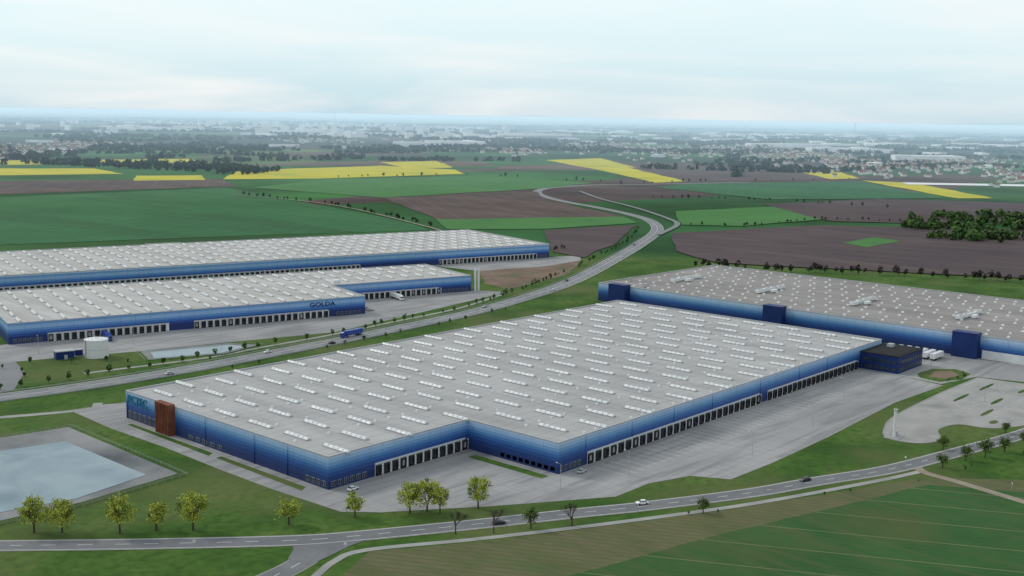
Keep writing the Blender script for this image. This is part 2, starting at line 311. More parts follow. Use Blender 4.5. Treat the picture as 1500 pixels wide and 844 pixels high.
# ------------------------------------------------------------------ roads
r1=catmull([(150,508),(202,503),(220,501),(249,496),(292,493),(333,493),(368,495),(421,498),(475,503),(544,511),(635,533),(721,563),(844,618),(969,677),(1103,747),(1194,817),(1251,884),(1315,990),(1367,1095),(1440,1205),(1526,1289),(1625,1336),(1762,1345),(1880,1297),(2144,1216)],3)
rd=empty('main_road')
ribbon('surface',r1,15,.14,'asphalt2',parent=rd)
dashes('centre_line',r1,0,.35,.16,200000,0,rd);dashes('lane_line',r1,3.6,.25,.16,6,9,rd);dashes('lane_line',r1,-3.6,.25,.16,6,9,rd)
dashes('edge_line',r1,6.9,.25,.16,99999,0,rd);dashes('edge_line',r1,-6.9,.25,.16,99999,0,rd)
ns=normals(r1);mb=MB()
for s_ in (8.6,-8.6):
    pts=[q+n_*s_ for q,n_ in zip(r1,ns)][::2][:150]
    for A_,B_ in zip(pts[:-1],pts[1:]):
        c_=(A_+B_)/2;d_=B_-A_;mb.box((c_.x,c_.y,.55),(d_.length,.08,.32),math.atan2(d_.y,d_.x),0);mb.box((A_.x,A_.y,0),(.1,.1,.6),0,0)
mb.make('guard_rail',['grey'])
fr=empty('farm_road');ribbon('surface',catmull([(1577,1234),(1460,1100),(1357,959),(1251,834),(1181,770),(1059,715)],6),7,1.1,'asphalt2',parent=fr)
fr=empty('service_path');ribbon('surface',catmull([(270,520),(333,510),(368,512),(421,514),(475,520),(544,528),(610,548)],4),3,.07,'concrete2',parent=fr)
fr=empty('service_path');ribbon('surface',catmull([(150,495),(231,457),(246,462)],4),4,.07,'concrete2',parent=fr)
fr=empty('farm_road');ribbon('surface',catmull([(1034,1500),(1035,1267),(921,952),(850,820)],6),4,1.15,'track',parent=fr)
r2=catmull([(100,368),(130,338),(141,327),(170,299),(203,269),(220,257),(254,237),(285,220),(306,208),(344,189),(373,178),(405,165),(445,155),(496,144),(562,135),(640,120)],2)
rd=empty('country_road')
ribbon('verge_gravel',r2,9.0,.10,'kerb',parent=rd);ribbon('surface',r2,8,.14,'asphalt',parent=rd)
dashes('centre_line',r2,0,.2,.15,4,6,rd);dashes('edge_line',r2,3.7,.2,.15,99999,0,rd);dashes('edge_line',r2,-3.7,.2,.15,99999,0,rd)
r3=catmull([(216,260),(207,258),(197,253),(184,250),(169,249),(120,246)],2)
rd=empty('side_road')
ribbon('verge_gravel',r3,8.6,.08,'kerb',parent=rd);ribbon('surface',r3,7.6,.12,'asphalt',parent=rd);
sheet('junction',[(204,269),(229,252),(214,252),(203,250),(196,249),(194,257),(200,262)],.145,'asphalt',parent=rd)
dashes('centre_line',r3[6:],0,.2,.13,4,4,rd)
fr=empty('cycle_path');ribbon('surface',catmull([(150,236),(184,239),(202,246),(215,246),(245,228),(286,206),(334,183),(387,163),(412,155)],3),2.6,.09,'concrete2',parent=fr)
fr=empty('dirt_track');ribbon('surface',catmull([(424,163),(412,155),(409,141),(403,115),(398,92),(392,60)],3),4,.11,'track',parent=fr)
# ------------------------------------------------------------------ ponds
rim=[(160,436),(190,435),(216,431),(214,347),(175,343),(149,345),(129,347)]
wat=[(157,421),(183,420),(206,415),(206,356),(177,350),(153,355),(136,359)]
def pond(rim,wat,crest=1.1):
    e=empty('pond');n=len(rim);cx=sum(q[0] for q in rim)/n;cy=sum(q[1] for q in rim)/n
    out=[(cx+(x-cx)*1.07,cy+(y-cy)*1.05) for x,y in rim]
    V=[(x,y,.01) for x,y in out]+[(x,y,crest) for x,y in rim]
    obj('bank',V,[(i,(i+1)%n,n+(i+1)%n,n+i) for i in range(n)],['ground'],parent=e)
    V=[(x,y,crest) for x,y in rim]+[(x,y,.15) for x,y in wat]
    obj('liner',V,[(i,(i+1)%n,n+(i+1)%n,n+i) for i in range(n)],['liner'],parent=e)
    wv=[(cx+(x-cx)*1.02,cy+(y-cy)*1.01,.3) for x,y in wat]
    obj('water',wv,[tuple(range(n))],['water'],parent=e)
    mb=MB()
    for i in range(n):
        x0,y0=out[i];x1,y1=out[(i+1)%n];L=math.hypot(x1-x0,y1-y0);k=int(L/3);an=math.atan2(y1-y0,x1-x0)
        mb.box(((x0+x1)/2,(y0+y1)/2,1.3),(L,.04,.05),an,0);mb.box(((x0+x1)/2,(y0+y1)/2,.8),(L,.04,.05),an,0)
        for j in range(k): mb.box((x0+(x1-x0)*j/k,y0+(y1-y0)*j/k,0),(.07,.07,1.4),0,0)
    mb.make('fence',['grey'],e)
pond(rim,wat)
pond([(316,546),(363,533),(372,517),(345,510),(308,524)],[(320,542),(360,530),(366,519),(345,514),(313,526)],.6)
# ------------------------------------------------------------------ buildings
def area(po): return sum(po[i][0]*po[(i+1)%len(po)][1]-po[(i+1)%len(po)][0]*po[i][1] for i in range(len(po)))/2
def offs(po,d):
    n=len(po);o=[]
    for i in range(n):
        p0,p1,p2=Vector(po[i-1]),Vector(po[i]),Vector(po[(i+1)%n])
        a1=(p1-p0).normalized();a2=(p2-p1).normalized();n1=Vector((a1.y,-a1.x));n2=Vector((a2.y,-a2.x))
        k=(n1+n2)/(1+n1.dot(n2));o.append(tuple(p1+k*d))
    return o
def building(name,po,h,wall,roof):
    if area(po)<0: po=po[::-1]
    e=empty(name);n=len(po)
    obj('walls',[(x,y,-.2) for x,y in po]+[(x,y,h-.3) for x,y in po],[(i,(i+1)%n,n+(i+1)%n,n+i) for i in range(n)],[wall],parent=e)
    o1=offs(po,.12);o2=offs(po,-.6);V=[(x,y,h-.45) for x,y in o1]+[(x,y,h) for x,y in o1]+[(x,y,h) for x,y in o2]+[(x,y,h-.7) for x,y in o2]
    fs=[]
    for k in range(3):
        for i in range(n): fs.append((k*n+i,k*n+(i+1)%n,(k+1)*n+(i+1)%n,(k+1)*n+i))
    obj('parapet_coping',V,fs,['grey'],parent=e)
    o3=offs(po,-.55);obj('roof',[(x,y,h-.65) for x,y in o3],[tuple(range(n))],[roof],parent=e)
    return e
def docks(parent,p0,p1,pitch,wall_side=1,skip=(),w=3.3,hh=4.2):
    p0=Vector(p0);p1=Vector(p1);d=(p1-p0);L=d.length;d.normalize();nn=Vector((d.y,-d.x))*wall_side;ang=math.atan2(d.y,d.x)
    w=min(w,pitch*.60);k=int(L/pitch);mb=MB()
    for i in range(k+1):
        if i in skip: continue
        c=p0+d*(pitch*(i+.25))
        def B(u,o,z,su,so,sz,mi):
            q=c+d*u+nn*o;mb.box((q.x,q.y,z),(su,so,sz),ang,mi)
        B(-w/2+.2,.47,.9,.4,.8,hh-1.6,1);B(w/2-.2,.47,.9,.4,.8,hh-1.6,1);B(0,.47,hh-.7,w,.8,.5,1)
        B(0,.12,1.0,w-.8,.16,hh-1.75,4 if random.random()<.2 else 1);B(0,.3,.0,w,.5,.9,2)
        B(w/2+.5,.3,.3,.5,.5,hh-.2,0)
    mid=(p0+p1)/2+nn*.04
    mb.box((mid.x,mid.y,.02),(L+1,.06,hh+.5),ang,3)
    mid=(p0+p1)/2+nn*.35;mb.box((mid.x,mid.y,hh+.5),(L+1,.7,.14),ang,0)
    return mb.make('loading_docks',['white','dark','rubber','dockband','grey'],parent)
def windows(parent,p0,p1,z,h,nwin,side=1):
    p0=Vector(p0);p1=Vector(p1);d=(p1-p0);L=d.length;d.normalize();nn=Vector((d.y,-d.x))*side;ang=math.atan2(d.y,d.x);mb=MB()
    for i in range(nwin):
        q=p0+d*(L*(i+.5)/nwin)+nn*.05;mb.box((q.x,q.y,z),(L/nwin*.60+.16,.10,h+.16),ang,0)
        q=q+nn*.03;mb.box((q.x,q.y,z+.08),(L/nwin*.60,.10,h),ang,1)
        q=q+nn*.02;mb.box((q.x,q.y,z+.08),(.08,.10,h),ang,0)
    return mb.make('windows',['grey','glass'],parent)
def strips(parent,cells,L,W,h,z,ang):
    mb=MB()
    for (x,y) in cells:
        mb.box((x,y,z-.1),(W+.5,L+.4,.4),ang,1);
        k=5
        for j in range(k):
            o=(j-(k-1)/2)*L/k;mb.box((x-o*math.sin(ang),y+o*math.cos(ang),z+.3),(W,L/k*.88,h*random.uniform(.85,1.1)),ang,0,(.35,.85))
    return mb.make('roof_skylights',['skylight','skybase'],parent)
A=building('main_warehouse',[(242,297),(312,297),(312,251),(594,251),(594,431),(242,431)],12.1,'wallA','roofA')
cells=[];vents=MB()
for i in range(23):
    x=251+i*15.2
    for j in range(8):
        y=262+j*22.6
        if x<318 and y<306: continue
        yy=y+(4 if i%2 else -4)
        if x<590: cells.append((x,yy))
for i in range(45):
    for j in range(9):
        x=247+i*7.6;y=252+j*22.6
        if x<318 and y<303 or y>426 or x>590 or random.random()<.3: continue
        vents.box((x+random.uniform(-.6,.6),y+1.5+random.uniform(-.5,.5),11.4),(1.1,1.1,.7),0,0,(.7,.7))
strips(A,cells,13.5,1.7,.7,11.5,0)
vents.make('roof_vents',['skylight'],A)
docks(A,(264,297),(310,297),4.1)
docks(A,(330,251),(459,251),4.9)
docks(A,(468,251),(562,251),4.9)
windows(A,(243,297),(260,297),.8,1.8,6)
windows(A,(242,310),(242,298),.8,1.8,4)
windows(A,(312,280),(312,252),.8,1.3,9,-1)
windows(A,(313,251),(326,251),.8,1.8,5)
windows(A,(242,430),(242,407),.6,3.0,6)
windows(A,(242,385),(242,360),.9,1.2,5)
mb=MB();mb.box((240.6,398.5,.0),(2.8,10.5,12.9),0,0)
for i in range(9): mb.box((239.05,394+i*1.1,.4),(.3,.35,12.2),0,0)
mb.make('corten_stair_tower',['rust'],A)
mb=MB()
for y_ in (430,404,372,340,320): mb.box((241.85,y_,0),(.2,.2,11.6),0,0)
for x_ in (330,360,390,420,462,500,530): mb.box((x_-1.5,250.8,4.8),(.2,.2,6.8),0,0)
mb.make('downpipes',['wallA'],A)
mb=MB();mb.box((583,240.3,0),(32,21,9),0,0);mb.box((583,240.3,9),(32.6,21.6,.4),0,3);mb.box((583,240.3,9.4),(30,19,.1),0,3)
mb.box((590,244,9.5),(4,3,1.6),0,1)
for zz in (1.2,5): 
    for i in range(6): mb.box((566.95,232+i*3.2,zz),(.2,2.2,1.8),0,2)
    for i in range(9): mb.box((570+i*3.3,229.75,zz),(2.4,.2,1.8),0,2)
mb.make('office_annex',['navy','grey','glass','rubber'],A)
def text(parent,s,loc,size,rot,mt_,sx=1):
    cu=bpy.data.curves.new('wall_lettering','FONT');cu.body=s;cu.size=size;cu.extrude=.12;cu.offset=.04;cu.materials.append(M[mt_])
    o=bpy.data.objects.new('wall_lettering',cu);COL.objects.link(o);o.location=loc;o.rotation_euler=rot;o.scale=(sx,1,1);o.parent=parent
text(A,'PCTEC',(241.7,429,7.2),5,(math.pi/2,0,-math.pi/2),'teal')
# building D
Dd=building('grey_roof_warehouse',[(640,-40),(796,-40),(796,481),(643,484)],13,'wallA','roofD')
mb=MB()
for y0,y1 in ((456,470),(335,348),(214,228),(90,104)): mb.box((639.5,(y0+y1)/2,0),(7,y1-y0,14.2),0,0);mb.box((639.5,(y0+y1)/2,14.2),(7.3,y1-y0+.3,.3),0,1)
mb.make('stair_blocks',['navy','letters'],Dd)
mb=MB()
for i in range(12):
    for j in range(42):
        x=650+i*12.4;y=-30+j*12.2+(3 if i%2 else 0)
        if y>476: continue
        mb.box((x,y,12.3),(1.7,1.7,.9),0,0,(.7,.7))
mb.make('roof_domes',['skylight'],Dd)
mb=MB()
for yc in (450,380,312,243,170):
    for k in range(4):
        mb.box((690+k*9.5,yc+random.uniform(-.6,.6),12.9),(7.5,3.2,2.0),0,0);mb.cyl((688.3+k*9.5,yc,14.9),.9,.9,.4,10,1);mb.cyl((691.7+k*9.5,yc,14.9),.9,.9,.4,10,1)
    mb.box((704,yc+4,12.9),(32,.6,.5),0,1);mb.box((700,yc-5,12.9),(6,2.4,1.6),0,0)
mb.make('air_handling_units',['white','grey'],Dd)
docks(Dd,(641,212),(641,108),4.8,-1)
mb=MB();mb.box((652,449,12.6),(3,3,2.5),0,0);mb.cyl((668,474,12.4),1,1,3,10,0);mb.make('roof_hut',['grey'],Dd)
# building B
Bv=Vector((484-275,555-613)).normalized();Bn=Vector((-Bv.y,Bv.x))
angB=math.atan2(Bv.y,Bv.x)
b0=Vector((275,613));b1=b0+Bv*217
b2=b1+Bn*52;b3=b2+Bv*112;b4=b3+Bn*72;b5=b0+Bn*124
B=building('pale_roof_warehouse',[tuple(q) for q in (b0,b1,b2,b3,b4,b5)],12,'wallB','roofB')
def grid(o,V,Nn,l,w,pu,pv,z,parent,L,W,excl=None):
    cs=[];u=pu*.6;i=0
    while u<l-4:
        vv=pv*.5
        while vv<w-4:
            if not(excl and excl(u,vv)):
                q=o+V*u+Nn*vv;cs.append((q.x,q.y))
            vv+=pv
        u+=pu;i+=1
    strips(parent,cs,L,W,.9,z,math.atan2(V.y,V.x))
grid(b0,Bv,Bn,329,124,12,20.5,11.4,B,11,1.6,lambda u,v_: u>212 and v_<56)
docks(B,tuple(b0+Bv*21),tuple(b0+Bv*88),4.2)
docks(B,tuple(b0+Bv*104),tuple(b0+Bv*190),4.2)
docks(B,tuple(b2+Bv*16),tuple(b2+Bv*84),4.2)
windows(B,tuple(b0+Bv*2),tuple(b0+Bv*18),.8,1.8,6)
windows(B,tuple(b0+Bv*196),tuple(b0+Bv*214),.8,1.8,6)
windows(B,tuple(b2+Bv*88),tuple(b2+Bv*110),.8,1.8,6)
q=b0+Bv*178-Bn*.15
text(B,'GOLDA',(q.x,q.y,7.3),3.9,(math.pi/2,0,angB),'letters',1.3)
mb=MB()
for u,v_,s in ((222,58,5),(330,70,3)): 
    q=b0+Bv*u+Bn*v_;mb.box((q.x,q.y,11.5 if u<300 else 0),(s,s,3 if u<300 else 4),angB,0)
for k in range(2):
    q=b3+Bv*(3+k*3)-Bn*1;mb.cyl((q.x,q.y,0),.8,.8,17,10,0)
mb.make('vent_stacks',['white'],B)
# building C
c1=Vector((808,667));Cv=Vector((808-232,667-819)).normalized();Cn=Vector((-Cv.y,Cv.x));angC=math.atan2(Cv.y,Cv.x)
c0=c1-Cv*596;C_=building('long_pale_warehouse',[tuple(c0),tuple(c1),tuple(c1+Cn*146),tuple(c1+Cn*146-Cv*300),tuple(c1+Cn*152-Cv*300),tuple(c1+Cn*152-Cv*330),tuple(c1+Cn*146-Cv*330),tuple(c0+Cn*146)],13,'wallB','roofB')
grid(c0,Cv,Cn,596,146,12,20.5,12.4,C_,11,1.6)
docks(C_,tuple(c0+Cv*478),tuple(c0+Cv*580),4.2)
docks(C_,tuple(c0+Cv*20),tuple(c0+Cv*400),4.2)
windows(C_,tuple(c0+Cv*584),tuple(c0+Cv*594),.8,2,4)
# tank & pump houses
e=empty('water_tank',(294,552,0));mb=MB();mb.cyl((0,0,0),6,6,9.5,32,0);mb.cyl((0,0,9.5),6.2,.6,1.0,32,0);mb.cyl((0,0,4.4),6.06,6.06,.15,32,1);mb.cyl((0,0,10.5),.5,.5,.5,8,1)
for k in range(16): mb.box((6.1*math.cos(k*.393),6.1*math.sin(k*.393),9.5),(.08,.08,1.0),0,1)
mb.box((-6.3,0,0),(.3,.7,9.6),0,1);o=mb.make('shell',['white','grey'],e)
e=empty('pump_house',(280,560,0));mb=MB();mb.box((0,0,0),(9,6,4),angB,0);mb.box((0,0,4),(9.6,6.6,.4),angB,1);mb.box((-.5,-3.05,0),(1.6,.2,2.3),angB,1);mb.make('body',['navy','grey'],e)
e=empty('pump_house',(289,562,0));mb=MB();mb.box((0,0,0),(4,3,3),angB,0);mb.box((0,0,3),(4.5,3.4,.3),angB,1);mb.make('body',['navy','grey'],e)
# water mast
e=empty('water_mast',(450,182,0));mb=MB();mb.box((0,0,0),(8,6,.2),0,2);mb.cyl((0,0,.2),.62,.62,11.4,14,0);mb.cyl((0,0,11.6),.95,.95,.5,14,1);mb.cyl((0,0,12.1),.05,.05,1.5,6,1);mb.box((2.6,.6,.2),(1.8,1.6,1.9),0,1)
for s in (-1,1): mb.box((3.8*s,-2.8,.2),(.1,.1,1.6),0,1);mb.box((3.8*s,2.8,.2),(.1,.1,1.6),0,1)
mb.make('parts',['white','grey','concrete'],e)
# ------------------------------------------------------------------ vehicles
def paint(name,c):
    M[name]=mat(name,c,rough=.3,spec=.5);return name
for k,c in (('paint_white',(.75,.75,.74)),('paint_black',(.02,.02,.025)),('paint_silver',(.45,.46,.47)),('paint_blue',(.02,.06,.3)),('paint_red',(.35,.03,.02))): paint(k,c)
M['lamp']=mat('headlamp',(.8,.8,.75),rough=.2);M['tail']=mat('tail_lamp',(.4,.01,.01),rough=.2)
CM={}
def prof(mb,pts,w,mi,w2=None):
    n=len(pts);zs=[q[1] for q in pts];z0,z1=min(zs),max(zs);w2=w2 or w
    V=[]
    for s in (-1,1):
        for x,z in pts:
            t=(z-z0)/(z1-z0);V.append((x,s*(w+(w2-w)*t)/2,z))
    fs=[tuple(range(n)),tuple(range(2*n-1,n-1,-1))]+[(i,n+i,n+(i+1)%n,(i+1)%n) for i in range(n)]
    mb.add(V,fs,mi)
def carmesh(col):
    if col in CM: return CM[col]
    mb=MB()
    prof(mb,[(-2.15,.35),(2.1,.32),(2.2,.6),(2.05,.82),(1.2,.97),(-1.9,1.0),(-2.2,.8)],1.78,0,1.66)
    prof(mb,[(-1.75,.99),(1.05,.97),(.45,1.40),(-1.15,1.42)],1.6,1,1.25)
    prof(mb,[(-1.2,1.41),(.5,1.39),(.42,1.46),(-1.1,1.48)],1.28,0,1.15)
    for x in (-1.3,1.35):
        for s in (-1,1): mb.cyl((x,s*.82-.1,.33),.33,.33,.2,14,2,(0,1,0))
    for s in (-1,1): mb.box((2.12,s*.62,.58),(.14,.34,.16),0,3);mb.box((-2.17,s*.65,.68),(.1,.3,.16),0,4)
    for x in (-.4,.55):
        for s in (-1,1): mb.box((x,s*.76,.98),(.07,.09,.4),0,0)
    me_o=mb.make('car_body',[col,'glass','rubber','lamp','tail']);me=me_o.data;bpy.data.objects.remove(me_o);CM[col]=me;return me
def place(name,me,loc,ang):
    o=bpy.data.objects.new(name,me);COL.objects.link(o);o.location=loc;o.rotation_euler=(0,0,ang);return o
def near(c,pt):
    i=min(range(len(c)-1),key=lambda k:(c[k]-Vector(pt)).length);d=c[i+1]-c[i];return c[i],math.atan2(d.y,d.x),Vector((-d.y,d.x)).normalized()
for pt,off,col,rev in (((306,208),2,'paint_white',1),((259,234),-2,'paint_black',0),((368,178),2,'paint_black',1)):
    q,an,nn=near(r2,pt);q=q+nn*off;place('car',carmesh(col),(q.x,q.y,.15),an+math.pi*rev)
for pt,off,col,rev in (((366,496),3,'paint_white',1),((405,496),-4,'paint_black',0),((560,512),4,'paint_silver',1),((650,540),-4,'paint_white',0),((700,555),4,'paint_black',1),((860,622),-4,'paint_white',0),((960,670),4,'paint_black',1),((300,493),-4,'paint_silver',0),((1150,783),4,'paint_white',1)):
    q,an,nn=near(r1,pt);q=q+nn*off;place('car',carmesh(col),(q.x,q.y,.17),an+math.pi*rev)
def trailer(mb,L,x0,mi):
    mb.box((x0,0,1.15),(L,2.5,2.75),0,mi);mb.box((x0,0,.95),(L-.4,1.2,.2),0,2);mb.box((x0+L/2-2.5,.9,0),(.15,.15,1.1),0,2);mb.box((x0+L/2-2.5,-.9,0),(.15,.15,1.1),0,2)
    for k in range(3):
        for s in (-1,1): mb.cyl((x0-L/2+1.6+k*1.3,s*1.0-.15,.5),.5,.5,.3,12,2,(0,1,0))
    for k in range(int(L/2)): 
        for s in (-1,1): mb.box((x0-L/2+1+k*2,s*1.26,1.2),(.08,.03,2.65),0,3)
mb=MB();trailer(mb,13.6,0,0);t_o=mb.make('t',['paint_white','glass','rubber','grey']);TR=t_o.data;bpy.data.objects.remove(t_o)
def truckmesh(cab,body):
    mb=MB();trailer(mb,13.6,-2.2,0)
    prof(mb,[(5.1,.6),(7.6,.5),(7.65,1.6),(7.35,3.1),(6.9,3.5),(5.1,3.6)],2.45,4,2.3)
    mb.box((7.56,0,1.75),(.12,2.1,1.0),0,1);mb.box((6.8,0,1.8),(.9,2.49,.8),0,1);mb.box((5.0,0,.6),(4.5,1,.4),0,2)
    for x in (6.7,3.6):
        for s in (-1,1): mb.cyl((x,s*1.05-.15,.5),.5,.5,.3,12,2,(0,1,0))
    o=mb.make('t',[body,'glass','rubber','grey',cab]);me=o.data;bpy.data.objects.remove(o);return me
TKB=truckmesh('paint_blue','paint_blue');TKW=truckmesh('paint_white','paint_white')
q,an,nn=near(r1,(428,497));q=q+nn*3.5;place('articulated_truck',TKB,(q.x,q.y,.17),an+math.pi)
for k in range(6): place('semi_trailer',TR,(621+random.uniform(-.6,.6),253-k*4.6,.06),0)
for k in (2,5): place('semi_trailer',TR,(632.5,196-k*9.6,.06),math.pi)
q=b0+Bv*50.4-Bn*9.5;place('articulated_truck',TKB,(q.x,q.y,.06),angB-math.pi/2)
q=b2+Bv*45.4-Bn*9.5;place('articulated_truck',TKW,(q.x,q.y,.06),angB-math.pi/2)
for k in range(14):
    if k in (3,8): continue
    q=Vector((252,572))+Vector((-.55,-1)).normalized()*(k*3.1);place('parked_car',carmesh(random.choice(['paint_white','paint_black','paint_silver','paint_red'])),(q.x-6,q.y,.06),2.6)
for k in range(12):
    q=b1+Bn*(8+k*2.8)+Bv*8;
    if k not in (4,9): place('parked_car',carmesh(random.choice(['paint_white','paint_black','paint_silver','paint_blue'])),(q.x,q.y,.06),angB)
for x_,y_ in ((248,291),(320,246)): place('parked_car',carmesh(random.choice(['paint_white','paint_black','paint_silver'])),(x_,y_,.06),.1)
# ------------------------------------------------------------------ trees
def branch(mb,p_,d,L,rad,lvl,tips,mi=0,k1=3):
    e_=p_+d*L
    mb.cyl(p_,rad,rad*.6,L,5,mi,d,cap=False)
    tips.append(e_)
    if lvl==0: return
    for k in range(k1 if lvl>1 else 4):
        nd=(d+Vector((random.uniform(-1,1),random.uniform(-1,1),random.uniform(-.1,.7)))*.75).normalized()
        branch(mb,p_+d*L*random.uniform(.55,1),nd,L*random.uniform(.6,.8),rad*.6,lvl-1,tips,mi,k1)
def leafy(seed,h=8.5,wd=3.4,n=1500,mats=('bark','leafY','leafD'),leaf=.42):
    random.seed(seed);mb=MB();tips=[]
    th=h*.26;mb.cyl((0,0,-.1),.26,.18,th+.1,8,0)
    for k in range(6):
        t=k/6*6.28+random.random();branch(mb,Vector((0,0,th*random.uniform(.8,1))),Vector((math.cos(t)*.6,math.sin(t)*.6,1)).normalized(),h*.25,.1,2,tips)
    clumps=[]
    for k in range(34):
        while 1:
            q=Vector((random.uniform(-1,1),random.uniform(-1,1),random.uniform(-1,1)))
            if .25<q.length<1: break
        tp=1-.3*max(0,q.z)
        q=Vector((q.x*wd*.9*tp,q.y*wd*.9*tp,h*.6+q.z*h*.36));rr=random.uniform(.5,1.2)
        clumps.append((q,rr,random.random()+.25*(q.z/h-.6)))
    for k in range(n):
        q,rr,t=random.choice(clumps);d=Vector((random.gauss(0,.5),random.gauss(0,.5),random.gauss(0,.45)))*rr
        c=q+d;u=Vector((random.uniform(-1,1),random.uniform(-1,1),random.uniform(-1,1))).normalized();w=u.cross(Vector((random.uniform(-1,1),random.uniform(-1,1),random.uniform(-1,1)))).normalized()
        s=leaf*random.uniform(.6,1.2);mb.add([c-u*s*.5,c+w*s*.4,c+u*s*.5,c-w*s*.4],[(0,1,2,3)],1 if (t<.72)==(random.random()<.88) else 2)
    o=mb.make('t',list(mats));me=o.data;bpy.data.objects.remove(o);return me
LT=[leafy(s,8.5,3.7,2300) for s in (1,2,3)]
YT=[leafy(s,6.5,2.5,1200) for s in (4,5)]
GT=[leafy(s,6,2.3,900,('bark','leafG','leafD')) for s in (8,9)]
def bare(seed):
    random.seed(seed);mb=MB();tips=[];branch(mb,Vector((0,0,-.1)),Vector((0,0,1)),3,.24,5,tips,0,3)
    o=mb.make('t',['bark']);me=o.data;bpy.data.objects.remove(o);return me
BT=[bare(11),bare(12)]
random.seed(21)
def tree(nm,me,x,y,s): 
    o=place(nm,me,(x,y,0),random.uniform(0,6.28));o.scale=(s*random.uniform(.92,1.08),s*random.uniform(.92,1.08),s)
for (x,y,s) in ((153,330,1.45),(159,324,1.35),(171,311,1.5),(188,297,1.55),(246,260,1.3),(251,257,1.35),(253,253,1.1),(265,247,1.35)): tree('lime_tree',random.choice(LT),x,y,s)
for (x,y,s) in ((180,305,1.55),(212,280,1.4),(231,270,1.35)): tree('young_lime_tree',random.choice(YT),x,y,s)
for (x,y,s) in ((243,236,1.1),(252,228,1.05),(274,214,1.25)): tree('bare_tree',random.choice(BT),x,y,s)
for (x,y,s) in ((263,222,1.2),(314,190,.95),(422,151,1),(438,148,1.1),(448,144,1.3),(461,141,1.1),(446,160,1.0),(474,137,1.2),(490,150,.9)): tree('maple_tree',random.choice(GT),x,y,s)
def blob(mb,c,rx,rz,mi=0,leafs=26,ls=None):
    ls=ls or rx*.55
    for k in range(leafs):
        t=random.uniform(0,6.28);u=random.uniform(-1,1);s_=math.sqrt(1-u*u);q=Vector((math.cos(t)*s_*rx,math.sin(t)*s_*rx,u*rz))*random.uniform(.5,1)
        n_=(q.normalized()+Vector((random.uniform(-.6,.6),random.uniform(-.6,.6),random.uniform(-.3,.8)))).normalized()
        a_=n_.cross(Vector((random.random(),random.random(),.1))).normalized();b_=n_.cross(a_);s2=ls*random.uniform(.6,1.3);q=q+Vector(c)
        mb.add([q-a_*s2,q-b_*s2*.8,q+a_*s2,q+b_*s2*.8],[(0,1,2,3)],mi)
def row(name,pts,step,h,jit,mats,leafs=26,skip=.1):
    c=catmull(pts,step);mb=MB()
    for q in c:
        if random.random()<skip: continue
        x=q.x+random.uniform(-jit,jit);y=q.y+random.uniform(-jit,jit);hh=h*random.uniform(.6,1.25)
        mb.cyl((x,y,0),.12,.08,hh*.45,5,1,cap=False);blob(mb,(x,y,hh*.62),hh*.3,hh*.38,0,leafs)
    return mb.make(name,mats)
row('roadside_tree_row',[(215,517),(249,513),(300,509),(368,512),(421,511),(475,517),(544,524),(620,546),(700,575)],9,4.6,1,['leafG','bark'])
row('roadside_tree_row',[(330,478),(421,485),(475,490),(560,500)],14,3.2,2,['leafG','bark'],skip=.3)
row('roadside_tree_row',[(700,575),(820,626),(960,690),(1090,765)],13,4.5,2,['leafG','bark'],skip=.2)
row('shrub_row',[(236,575),(250,545),(236,515)],6,3,1,['leafG','bark'],skip=.3)
row('shrub_row',[(262,560),(300,530),(330,505)],9,3,3,['leafG','bark'],skip=.3)
row('shrub_row',[(570,206),(585,203),(598,210)],4,2.2,1.5,['leafG','bark'],skip=.2)
row('shrub_row',[(300,196),(350,172),(400,153),(470,132),(560,120)],9,1.6,2,['leafG','bark'],skip=.5)
def mass(name,poly,count,h,mats,leafs=30,thr=-1):
    xs=[q[0] for q in poly];ys=[q[1] for q in poly];mb=MB();k=0;n_=len(poly)
    tries=0
    while k<count and tries<count*20:
        tries+=1;x=random.uniform(min(xs),max(xs));y=random.uniform(min(ys),max(ys));ins=False
        for i in range(n_):
            x0,y0=poly[i];x1,y1=poly[(i+1)%n_]
            if (y0>y)!=(y1>y) and x<(x1-x0)*(y-y0)/(y1-y0)+x0: ins=not ins
        if not ins or noise.noise(Vector((x/60,y/60,0)))<thr: continue
        hh=h*random.uniform(.6,1.2);blob(mb,(x,y,hh*.5),hh*.42,hh*.5,0,leafs);k+=1
    return mb.make(name,mats)
mass('woodland',[(1250,2480),(1480,2500),(1560,2050),(1380,1960)],260,13,['forest'],22,-.15)
mass('woodland',[(1750,3300),(2300,3150),(2520,3400),(2000,3700)],450,15,['forest'],18)
mass('woodland',[(1263,503),(1450,600),(1600,610),(1850,440),(1420,330),(1300,400)],330,11,['copse'],34,-.05)
row('hedgerow',[(1040,1500),(1042,1380),(1030,1250),(980,1090),(925,945)],11,7,4,['forest','bark'],22,.35)
row('hedgerow',[(862,535),(880,480),(945,380),(985,280),(1000,180)],5,8,6,['bushbrown','bark'],26,.12)
row('hedgerow',[(1564,1064),(1663,904),(1688,719)],14,7,6,['forest','bark'],20,.4)
row('hedgerow',[(757,700),(800,690),(874,703)],6,6,6,['bushbrown','bark'],26,.1)
row('hedgerow',[(1187,766),(1234,705),(1409,686),(1460,600)],9,5,5,['forest','bark'],22,.3)
row('hedgerow',[(1500,1800),(1650,1740),(1800,1690),(1840,1400)],22,9,10,['forest','bark'],20,.45)
row('hedgerow',[(1820,1320),(2000,1290),(2420,1120)],24,8,8,['forest','bark'],18,.4)
